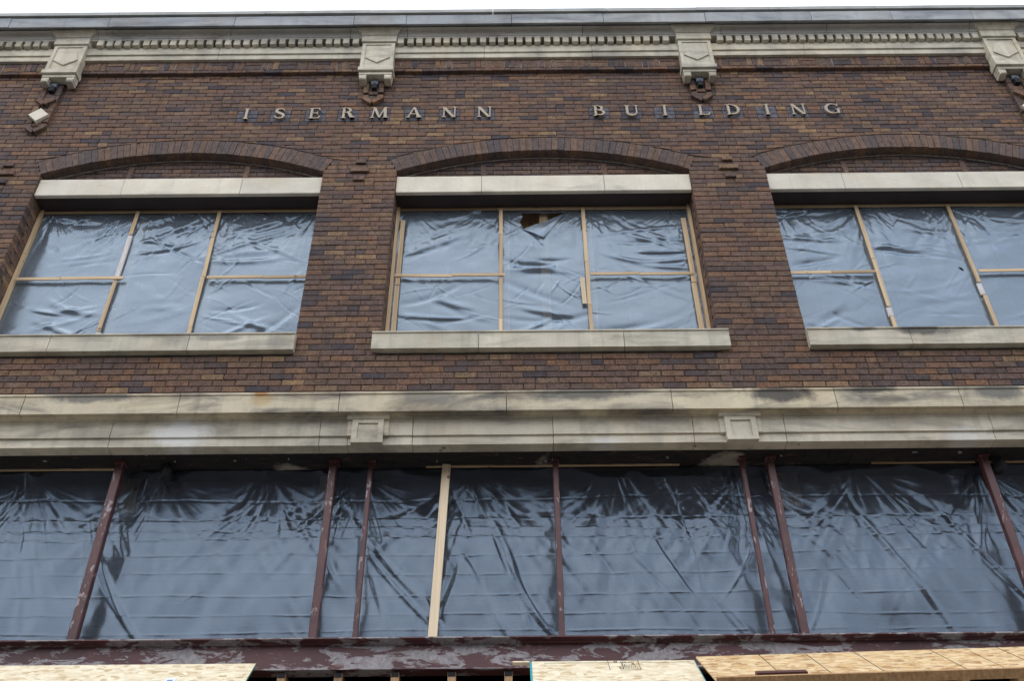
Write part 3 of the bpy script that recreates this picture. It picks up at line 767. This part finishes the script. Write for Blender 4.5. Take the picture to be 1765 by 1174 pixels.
def film(name, x0, x1, z0, z1, ybase, hfun, mat, parent, dx=.01, dz=.01, hole=None):
    nx, nz_ = int((x1-x0)/dx) + 1, int((z1-z0)/dz) + 1
    X, Z = np.meshgrid(np.linspace(x0, x1, nx), np.linspace(z0, z1, nz_))
    Y = ybase - hfun(X, Z)
    co_ = np.stack([X, Y, Z], -1).reshape(-1, 3)
    idx = np.arange(nx*nz_).reshape(nz_, nx)
    F = np.stack([idx[:-1, :-1], idx[:-1, 1:], idx[1:, 1:], idx[1:, :-1]], -1).reshape(-1, 4)
    if hole is not None:
        cxm = (X[:-1, :-1] + X[1:, 1:]).reshape(-1)/2; czm = (Z[:-1, :-1] + Z[1:, 1:]).reshape(-1)/2
        F = F[~hole(cxm, czm)]
    me = bpy.data.meshes.new(name); me.vertices.add(len(co_)); me.vertices.foreach_set('co', co_.ravel().astype(np.float32))
    me.loops.add(F.size); me.loops.foreach_set('vertex_index', F.ravel().astype(np.int32))
    me.polygons.add(len(F)); me.polygons.foreach_set('loop_start', np.arange(0, F.size, 4, dtype=np.int32))
    me.polygons.foreach_set('use_smooth', np.ones(len(F), bool))
    me.update(calc_edges=True); me.materials.append(M[mat]); return link(name, me, parent)

# ------------------------------------------------------------------ upper window coverings
COVER = [dict(label='plastic sheeting over the leftmost arched window, held by pine battens', v=(-4.07, -3.175), h=((-5.1, -3.99), (-3.13, -2.06))),
         dict(label='torn plastic sheeting over the middle arched window with a dangling flap', v=(-.107, .783), h=((-1.2, -.07), (.815, 1.87))),
         dict(label='plastic sheeting over the rightmost arched window with a small puncture', v=(3.765, 4.765), h=((2.81, 3.745), (4.80, 5.9)))]
FY = .285
for wi, ((a, b), cv) in enumerate(zip(WINS, COVER)):
    zt, zb_ = 9.908, 7.88
    T = thing('window_covering', cv['label'], 'plastic sheeting', ((a + b)/2, FY, zb_), 'sheeting over the arched windows')
    off = T.location
    def wp(mbx, name, mat, par=None):
        o = mbx.build(name, mat, par or T)
        if par is None: o.location = -off
        return o
    r2 = random.Random(100 + wi*7)
    bays = [a] + list(cv['v']) + [b]
    fl = []
    for (ba, bb) in zip(bays, bays[1:]):
        wd = bb - ba
        for (rz0, rz1) in ((8.87, zt), (zb_, 8.87)):
            for _ in range(7):      # slack swags hanging between the battens
                fl.append((ba + wd*r2.uniform(.3, .7), rz0 + (rz1-rz0)*r2.uniform(.08, .95), r2.uniform(-.6, .6), r2.uniform(-.1, .5), r2.uniform(.022, .055), wd*r2.uniform(.18, .5), r2.uniform(.005, .016)*r2.choice((1, 1, -1)), r2.uniform(.2, .8)))
            for _ in range(8):      # short pulls running from the fixings
                sx = r2.choice((ba, bb)); dirn = 1 if sx == ba else -1
                ang = r2.choice((-1, 1))*r2.uniform(.1, 1.0); ln = r2.uniform(.1, .3)
                fl.append((sx + dirn*ln*.8, rz0 + (rz1-rz0)*r2.uniform(.05, .98), ang, r2.uniform(-.8, .8), r2.uniform(.009, .02), ln, r2.uniform(.002, .006)*r2.choice((1, -1)), .5))
            for _ in range(6):
                fl.append((ba + wd*r2.uniform(.1, .9), rz1 - r2.uniform(.0, .22), r2.choice((-1, 1))*r2.uniform(.5, 1.3), r2.uniform(-1, 1), r2.uniform(.01, .024), r2.uniform(.08, .2), r2.uniform(.003, .008)*r2.choice((1, -1)), .5))
    def H(X, Z, fl=fl, wi=wi, bays=bays):
        h = .012*(vnoise(X*2.2, Z*2.4, 5 + wi) - .5) + .007*(vnoise(X*5, Z*7, 15 + wi) - .5) + .0016*(vnoise(X*14, Z*22, 25 + wi) - .5)
        calm = np.clip(vnoise(X*1.15 + 7, Z*1.3, 71 + wi)*2.6 - .45, .3, 1.3)      # tight areas next to loose ones
        g_ = 0*X
        for f_ in fl: g_ = g_ + fold(X, Z, *f_)
        h = h + g_*calm
        for (ba, bb) in zip(bays, bays[1:]):
            h = h + fan(X, Z, ba + .12*(bb-ba), 9.92, .010, 7, .45, 31 + wi + int(ba*3) % 7) + fan(X, Z, bb - .1*(bb-ba), 9.91, .009, 7, .42, 51 + wi + int(bb*5) % 9)
        return h
    hole = None
    if wi == 1:
        def hole(x, z): return (x > .112 + .012*np.sin(z*40)) & (z < 9.835) & (z > 9.575 + (x - .112)*.5)
    elif wi == 2:
        def hole(x, z): return ((x - 4.66)/.022)**2 + ((z - 8.945 + .6*(x-4.66))/.022)**2 < 1
    o = film('plastic_film', a + .02, b - .02, zb_, zt, FY, H, 'film', T, .0095, .0095, hole); o.location = -off
    if wi == 1:
        # folded-over flap hanging from the tear, a thin bent sheet
        mb = MB(); p0, p1, tip = (.118, 9.572), (.585, 9.81), (.345, 9.445)
        n = 12; rows = []
        for i in range(n+1):
            u = i/n
            row = []
            for j in range(n+1):
                v_ = j/n
                ex, ez = p0[0] + (p1[0]-p0[0])*u, p0[1] + (p1[1]-p0[1])*u
                px, pz = ex + (tip[0]-ex)*v_, ez + (tip[1]-ez)*v_
                row.append((px, FY - .012 - .012*math.sin(v_*math.pi*.9) - .003*math.sin(u*9 + v_*4), pz))
            rows.append(row)
        vs = [p for r_ in rows for p in r_]; m_ = n+1
        mb.add(vs, [(i*m_+j+1, (i+1)*m_+j+1, (i+1)*m_+j, i*m_+j) for i in range(n) for j in range(n)])
        o = mb.build('plastic_flap', 'film', T, True); o.location = -off
    # timber: jamb liners, head strip, sill strip
    for s_, x in ((1, a), (-1, b)):
        x0_, x1_ = sorted((x + s_*.002, x + s_*.036))
        wp(MB().box((x0_, .238, zb_ - .003), (x1_, .282, zt)), 'jamb_liner', 'wood_z')
    cuts = [a + .04, a + (b-a)*r2.uniform(.25, .4), a + (b-a)*r2.uniform(.55, .75), b - .04]
    for xa_, xb_ in zip(cuts, cuts[1:]): wp(MB().box((xa_ + .002, .262, 9.874 + r2.uniform(-.004, .004)), (xb_ - .002, .275, 9.906)), 'head_batten', 'wood_x')
    # upright battens in pieces; some lengths lie behind the film
    for bi, x in enumerate(cv['v']):
        pieces = {0: [[(9.885, 9.52, 0), (9.515, 8.9, 1), (8.868, 8.16, 0), (8.155, 7.89, 1)], [(9.885, 9.47, 0), (9.465, 8.89, 0), (8.885, 8.2, 0), (8.195, 7.89, 0)]],
                  1: [[(9.885, 9.48, 0), (9.475, 8.9, 0), (8.86, 8.29, 0), (8.285, 7.89, 0)], [(9.885, 9.06, 0), (9.055, 8.46, 0), (8.455, 7.89, 0)]],
                  2: [[(9.885, 9.07, 0), (9.065, 8.4, 0), (8.39, 8.27, 1), (8.265, 7.89, 0)], [(9.885, 8.72, 0), (8.71, 8.55, 1), (8.54, 7.89, 0)]]}[wi][bi]
        for (zh, zl, behind) in pieces:
            y0_ = .296 if behind else .254
            if behind: wp(MB().cbox((x - .026, .252, zl), (x + .026, .272, zh), .006), 'film_wrapped_batten', 'wrapped')
            else: wp(MB().beam((x + r2.uniform(-.004, .004), .252, zl), (x + r2.uniform(-.004, .004), .252, zh), .038, .012), 'batten', 'wood_z')
        wp(MB().box((x + .0, .36, zb_), (x + .09, .40, zt)), 'stud', 'wood_pale')
    for (xa_, xb_) in cv['h']:
        m_ = xa_ + (xb_-xa_)*r2.uniform(.42, .58); zz = 8.868
        for p_, q_ in ((xa_, m_ - .003), (m_ + .003, xb_)):
            wp(MB().beam((p_, .239, zz + r2.uniform(-.006, .006)), (q_, .239, zz + r2.uniform(-.006, .006)), .035, .012), 'batten', 'wood_x')
    if wi == 1:
        for p_, q_ in ((9.7, 8.75), (8.74, 7.9)): wp(MB().beam((-1.165, .25, q_), (-1.165, .25, p_), .045, .012), 'batten', 'wood_z'); wp(MB().beam((1.865, .25, q_), (1.86, .25, p_), .05, .012), 'batten', 'wood_z')
        wp(MB().beam((.735, .25, 8.47), (.725, .25, 8.83), .045, .01), 'batten', 'wood_pale')
        wp(MB().box((.31, .33, 7.9), (.40, .36, 9.905)), 'stud', 'wood_z'); wp(MB().box((-.1, .44, 9.78), (.8, .48, 10.0)), 'header', 'wood_old')
    # sheets of insulation board behind, with open joints; the torn bay of the middle window is left open at the top
    xb0 = a
    while xb0 < b - .05:
        xb1 = min(xb0 + .405, b); ztop = 9.80
        if wi == 1 and xb0 < .75 and xb1 > .05: ztop = 9.42
        wp(MB().box((xb0 + .003, .5 + r2.uniform(0, .01), 7.72), (xb1 - .003, .52, ztop)), 'insulation_board', 'board'); xb0 += .405

# ------------------------------------------------------------------ steel shopfront frame
SF = thing('steel_frame', 'dark red steel shopfront frame with flaking paint below the stone band', 'steel frame', (0, .1, 4.62))
so = SF.location
def sp(mbx, name, mat, par=None, smooth=False):
    o = mbx.build(name, mat, par or SF, smooth)
    if par is None: o.location = -so
    return o
sp(MB().profx([(0.0, 4.852), (0.0, 4.862), (.2, 4.872), (.2, 4.86), (.095, 4.846), (.088, 4.838), (.088, 4.652), (.095, 4.644), (.17, 4.636), (.17, 4.622), (.03, 4.622), (.03, 4.632), (.07, 4.64), (.076, 4.65), (.076, 4.836), (.07, 4.845)][::-1], XMIN, XMAX), 'beam', 'steel')
for x, wd, xt in ((-3.445, .074, -3.45), (-1.572, .066, -1.578), (-1.243, .042, -1.25), (.369, .05, .372), (2.011, .042, 2.008), (2.26, .065, 2.252), (4.135, .068, 4.13), (-5.3, .08, -5.3), (5.9, .08, 5.9)):
    mb = MB(); h = wd/2; c = .006; y0, y1 = .2 - h, .2 + h
    sec = [(-h + c, y0), (h - c, y0), (h, y0 + c), (h, y1 - c), (h - c, y1), (-h + c, y1), (-h, y1 - c), (-h, y0 + c)]
    vs = [(x + sx, sy, 4.866) for sx, sy in sec] + [(xt + sx, sy, 6.59) for sx, sy in sec]
    mb.add(vs, [(i, (i+1) % 8, 8 + (i+1) % 8, 8 + i) for i in range(8)] + [tuple(range(8))[::-1], tuple(range(8, 16))])
    po = sp(mb, 'post', 'post_steel')
    mb = MB(); mb.box((x - h - .012, .2 - h - .02, 6.555), (x + h + .012, .2 + h + .012, 6.575))
    o = sp(mb, 'top_plate', 'post_steel')
# storefront film
SC = thing('storefront_covering', 'wide dark plastic sheeting stretched behind the red steel posts', 'plastic sheeting', (0, .31, 4.87))
r3 = random.Random(5)
lines = [6.30, 6.11, 6.012, 5.925, 5.76, 5.58, 5.38, 5.20, 5.055]
flw = []
for _ in range(95):          # long slanting drag lines, most of them falling to the right
    ln = r3.uniform(.12, .5); flw.append((r3.uniform(-5.4, 5.6), r3.uniform(4.9, 6.4), R(r3.choice((-1, -1, -1, -1, -1, -1, 1)) * r3.uniform(54, 78)), r3.uniform(-.35, .35), r3.uniform(.016, .04), ln, r3.uniform(.003, .0095)*r3.choice((1, 1, -1)), r3.uniform(.3, .7)))
for _ in range(60):
    ln = r3.uniform(.04, .12); flw.append((r3.uniform(-5.4, 5.6), r3.uniform(4.9, 6.4), R(r3.choice((-1, -1, 1)) * r3.uniform(30, 80)), r3.uniform(-1, 1), r3.uniform(.008, .014), ln, r3.uniform(.001, .003), .5))
big = [(-3.35, 5.45, R(-58), .15, .035, 1.0, .022, .5), (-.07, 5.75, R(-72), -.1, .035, .8, .02, .5), (.18, 5.15, R(-55), .4, .03, .4, .018, .5), (3.2, 5.7, R(-66), -.05, .03, .75, .016, .5),
       (-1.1, 5.7, R(-52), .1, .03, .45, .016, .5), (-.95, 5.4, R(-50), .1, .025, .4, .014, .5), (-1.75, 5.9, R(-56), 0, .03, .5, .015, .5), (4.0, 5.6, R(-62), 0, .025, .7, .012, .5)]
fans = [(-4.25, 6.5, .011, 6, .75, 1), (-2.1, 6.48, .011, 6, .75, 2), (-1.33, 6.5, .012, 6, .9, 3), (-.35, 6.5, .013, 6, .8, 4), (.95, 6.55, .009, 7, .7, 5), (2.05, 6.5, .011, 7, .7, 6), (3.1, 6.52, .012, 6, .8, 7), (4.2, 6.5, .01, 6, .7, 8), (-3.1, 6.5, .008, 7, .6, 9), (1.5, 6.5, .008, 8, .6, 10)]
def HL(X, Z):
    # the film is pulled back to the first line, then comes forward again towards the beam
    zz_ = Z + .16*(vnoise(X*2.6 + Z*1.2, X*0, 61) - .5) + .1*(vnoise(X*7 + Z*3, X*0, 62) - .5)
    u_ = np.clip((6.57 - zz_)/.52, 0, 1); h = -.105*np.minimum(1 - (1 - u_)**2, np.clip((Z - 4.9)/1.3, 0, 1))
    h = h + .016*(vnoise(X*1.3, Z*1.1, 3) - .5) + .008*(vnoise(X*5, Z*1.6, 4) - .5)
    h = h + .006*(vnoise(X*13 + Z*6 + 2*vnoise(X*1.5, Z*1.5, 41), Z*1.2, 42) - .5)*np.clip(vnoise(X*.8, Z*.8, 43)*2 - .5, 0, 1)
    h = h + .003*(vnoise(X*27 + Z*14, Z*2, 44) - .5)*np.clip(vnoise(X*1.2, Z*1.5, 45)*2.4 - .8, 0, 1)
    h = h + .0035*(vnoise(X*19 + 3*vnoise(X*2, Z*2, 8), Z*5, 6) - .5)*vnoise(X*1.1, Z*1.6, 9)*2
    for k_, z_ in enumerate(lines):
        zl = z_ + .012*np.sin(X*1.1 + k_) + .02*(vnoise(X*1.4, X*0 + k_, 77) - .5)
        d = (Z - zl)/.0085
        h = h + (.0014 + .0016*vnoise(X*6, X*0 + k_, 78)**1.5)*np.exp(-d*d)*(.7 + .5*vnoise(X*1.7, X*0+k_*3, 79))
        # film bellies a little between the lines
    g_ = 0*X
    for f_ in flw: g_ = g_ + fold(X, Z, *f_)
    h = h + g_*np.clip(vnoise(X*.9, Z*.8, 91)*2.6 - .5, .15, 1.3)
    for f_ in big: h = h + fold(X, Z, *f_)
    for (xa, za, am, fr, rc, sd) in fans: h = h + fan(X, Z, xa, za, am*.5, fr*1.3, rc, 200 + sd*3) + fan(X, Z, xa - .1, za + .15, am*.85, 5.5, 1.5, 300 + sd*5, .7)
    return h
for xa_, xb_ in ((-6.4, -.62), (-.66, 6.5)):
    o = film('plastic_film', xa_, xb_, 4.875, 6.57, .315 if xa_ < -1 else .318, HL, 'film_low', SC, .011, .0065); o.location = -SC.location
for xa_, xb_ in ((-.771, 1.476), (3.18, 4.1), (4.2, 5.6), (-4.6, -3.5)):
    o = MB().box((xa_, .285, 6.568), (xb_, .297, 6.584)).build('top_batten', 'wood_x', SC); o.location = -SC.location
for xa_, xb_ in ((2.32, 2.56), (-1.74, -1.6), (-3.5, -3.36)):
    o = MB().box((xa_, .48, 6.25), (xb_, .5, 6.6)).build('plywood_patch', 'wood_pale', SC); o.location = -SC.location
zz = 4.85  # dark boards added to stand for the unlit interior behind the film
while zz < 6.5:
    o = MB().box((XMIN, .62, zz + .003), (XMAX, .64, zz + .197)).build('backing_board', 'interior', SC); o.location = -SC.location; zz += .2
ST = MB().beam((-.648, .262, 4.868), (-.588, .262, 6.572), .072, .036).build('timber_stud', 'wood_pale')
tag(ST, 'single pale pine stud leaning in the storefront between two red posts', 'timber')

# ------------------------------------------------------------------ floodlights under the capitals
for (cx, where) in ((-5.405, 'far left'), (-1.6, 'second from the left'), (2.25, 'third from the left'), (5.985, 'far right')):
    t = thing('floodlight', 'small dark blue floodlight under the %s stone capital' % where, 'floodlight', (cx, -.06, 11.7), 'floodlights under the capitals')
    mb = MB().cbox((-.042, -.018, .0), (.042, .02, .07), .008).build('housing', 'lamp', t)
    MB().lathe([(0, -.027), (.022, -.025), (.03, -.019)], 18, 'y', (0, 0, .04)).build('lens', 'lamp_glass', t, True)
    MB().box((-.03, -.02, -.075), (.03, .03, -.002)).build('bracket', 'black', t)
# hanging black pulleys under the soffit
for (cx, lab) in ((-3.055, 'black hanging pulley wheel under the soffit near the left red post'), (4.235, 'black hanging pulley wheel under the soffit beside the far right red post')):
    t = thing('pulley', lab, 'pulley', (cx, .2, 6.39), 'pulleys under the soffit')
    MB().lathe([(.0, -.022), (.03, -.03), (.06, -.03), (.072, -.018), (.066, 0), (.072, .018), (.06, .03), (.03, .03), (.0, .022)], 28, 'x', (0, 0, .08)).build('wheel', 'black', t, True).rotation_euler = (0, R(8), R(35))
    mb = MB(); mb.beam((-.005, -.0, .075), (-.02, 0, .205), .05, .02); mb.beam((.06, -.01, .13), (.035, -.01, .19), .012, .008); mb.box((-.05, -.03, .185), (.05, .03, .198)); mb.build('bracket', 'black', t)

# ------------------------------------------------------------------ boarding below the beam
TF = thing('stud_framing', 'row of dark old timber studs behind the gap in the boarding', 'framing', (-.8, .3, .14))
for x in np.arange(-6.0, 6.3, .423):
    x = float(x) + .03
    near = -1.75 < x < .12
    o = MB().box((x - .03, .05, .0), (x + .03, .19, 4.465)).build('stud', 'wood_old', TF); o.location = (.8, -.3, 0)
    if near:
        o2 = MB().box((x - .028, .047, 4.43), (x + .028, .05, 4.464)).build('dark_tip', 'black', o)  # black cap over the top of each stud near the gap
o = MB().box((-6.3, .37, 4.30), (6.3, .40, 4.36)).build('plate', 'wood_old', TF); o.location = (.8, -.3, 0)
o = MB().box((-6.3, .2, 4.50), (6.3, .23, 4.535)).build('plate', 'wood_old', TF); o.location = (.8, -.3, -.14 + .155)
o = MB().box((-7.5, .8, .14), (7.6, .85, 4.75)).build('backing', 'interior', TF); o.location = (.8, -.3, -.14)

def sheet(name, label, x0, x1, ztop, ytop, slope, length, mat, tilt=0.0, edge=None, z_right=None):
    """a sloping chipboard sheet leaning out from the steel beam, built in its own plane then tipped"""
    T = thing(name, label, 'chipboard', (x0, ytop, ztop), 'chipboard sheets leaning under the steel beam')
    T.rotation_euler = (-R(90 - slope), tilt, 0)
    o = MB().box((0, -.006, -length), (x1 - x0, .006, 0)).build('board', mat, T)
    return T, o
# left sheet with a green painted edge
T1, o = sheet('chipboard_sheet', 'pale chipboard sheet with green edge leaning under the left end of the beam', -5.2, -1.905, 4.615, -.1, 46, 1.2, 'osb')
MB().box((3.2952, -.0065, -1.2), (3.299, .0065, 0.0)).build('painted_edge', 'green', T1)
lb = MB().box((2.72, -.0085, -.34), (2.79, -.0066, -.24)).build('paper_label', 'label', T1)
MB().box((2.735, -.0095, -.31), (2.775, -.0088, -.27)).build('printed_mark', 'blue', T1)
# middle sheet with a teal painted edge and an ink stamp
T2, o = sheet('chipboard_sheet', 'pale chipboard sheet with teal edge and black ink stamp in the middle', .125, 1.315, 4.612, -.1, 40, 1.2, 'osb')
MB().box((-.016, -.0065, -1.2), (-.0005, .0065, -.015)).build('painted_edge', 'teal', T2); MB().box((1.1905, -.0065, -1.2), (1.196, .0065, 0)).build('painted_edge', 'teal', T2)
st = MB()
yk = -.0075
def ink(x0, x1, z0, z1): st.box((x0, yk, z0), (x1, -.0062, z1))
ink(.09, .72, -.046, -.043); ink(.555, .559, -.21, -.0); ink(.775, .779, -.21, -.0); ink(.63, .776, -.214, -.211); ink(.80, 1.16, -.046, -.043)
rs = random.Random(3)
# rows of blocky printed characters, too small to read in the photograph
for (za, zb_, xa, xb, gap) in ((-.04, -.012, .6, .625, .0), (-.05, -.02, .645, .69, .006), (-.055, -.04, .69, .745, .004), (-.085, -.06, .65, .66, 0), (-.085, -.062, .725, .745, .003), (-.115, -.09, .65, .685, .006), (-.11, -.098, .69, .75, .004), (-.14, -.128, .66, .76, .005), (-.19, -.145, .628, .66, .0), (-.175, -.16, .665, .765, .005)):
    x = xa
    while x < xb:
        wd = rs.uniform(.006, .012)
        if gap == 0: 
            ink(x, x + .006, za, zb_); ink(xb - .006, xb, za, zb_); ink(x + .0062, xb - .0062, zb_ - .008, zb_); ink(x + .0062, xb - .0062, za, za + .008); break
        ink(x, min(x + wd, xb), za, zb_ - rs.choice((0, .004))); x += wd + gap*rs.uniform(.6, 1.2)
st.build('ink_stamp', 'ink', T2)
MB().box((-.14, -.012, -.035), (-.018, .012, -.008)).build('cleat', 'wood_pale', T2)
# right sheet, warmer, with ruled chalk lines
T3, o = sheet('chipboard_sheet', 'amber chipboard sheet ruled with dark lines under the right end of the beam', 1.33, 5.4, 4.625, -.13, 35, .70, 'osb_warm', -R(1.3))
for x in (.46, .80, 1.16, 1.72, 2.22, 2.72, 3.2): MB().box((x, -.0078, -.7), (x + .005, -.0063, 0)).build('ruled_line', 'ink', T3)
for x in (1.98, 2.47): MB().box((x, -.0078, -.6), (x + .003, -.0063, -.1)).build('ruled_line', 'ink', T3)
MB().box((-.001, -.03, -.735), (4.07, .035, -.702)).build('edge_rail', 'wood_old', T3)
MB().box((.28, -.04, -.69), (.62, -.008, -.63)).build('steel_offcut', 'oxide', T3)
# props that carry the leaning sheets
PR = thing('boarding_frame', 'timber posts and rail carrying the leaning chipboard sheets', 'framing', (0, -.9, .14))
for x in (-5.0, -2.0, .2, 1.25, 5.2): MB().box((x - .045, -.045, 0), (x + .045, .045, 3.55)).build('post', 'wood_old', PR)
MB().box((-5.2, .05, 3.4), (5.4, .09, 3.55)).build('rail', 'wood_x', PR)
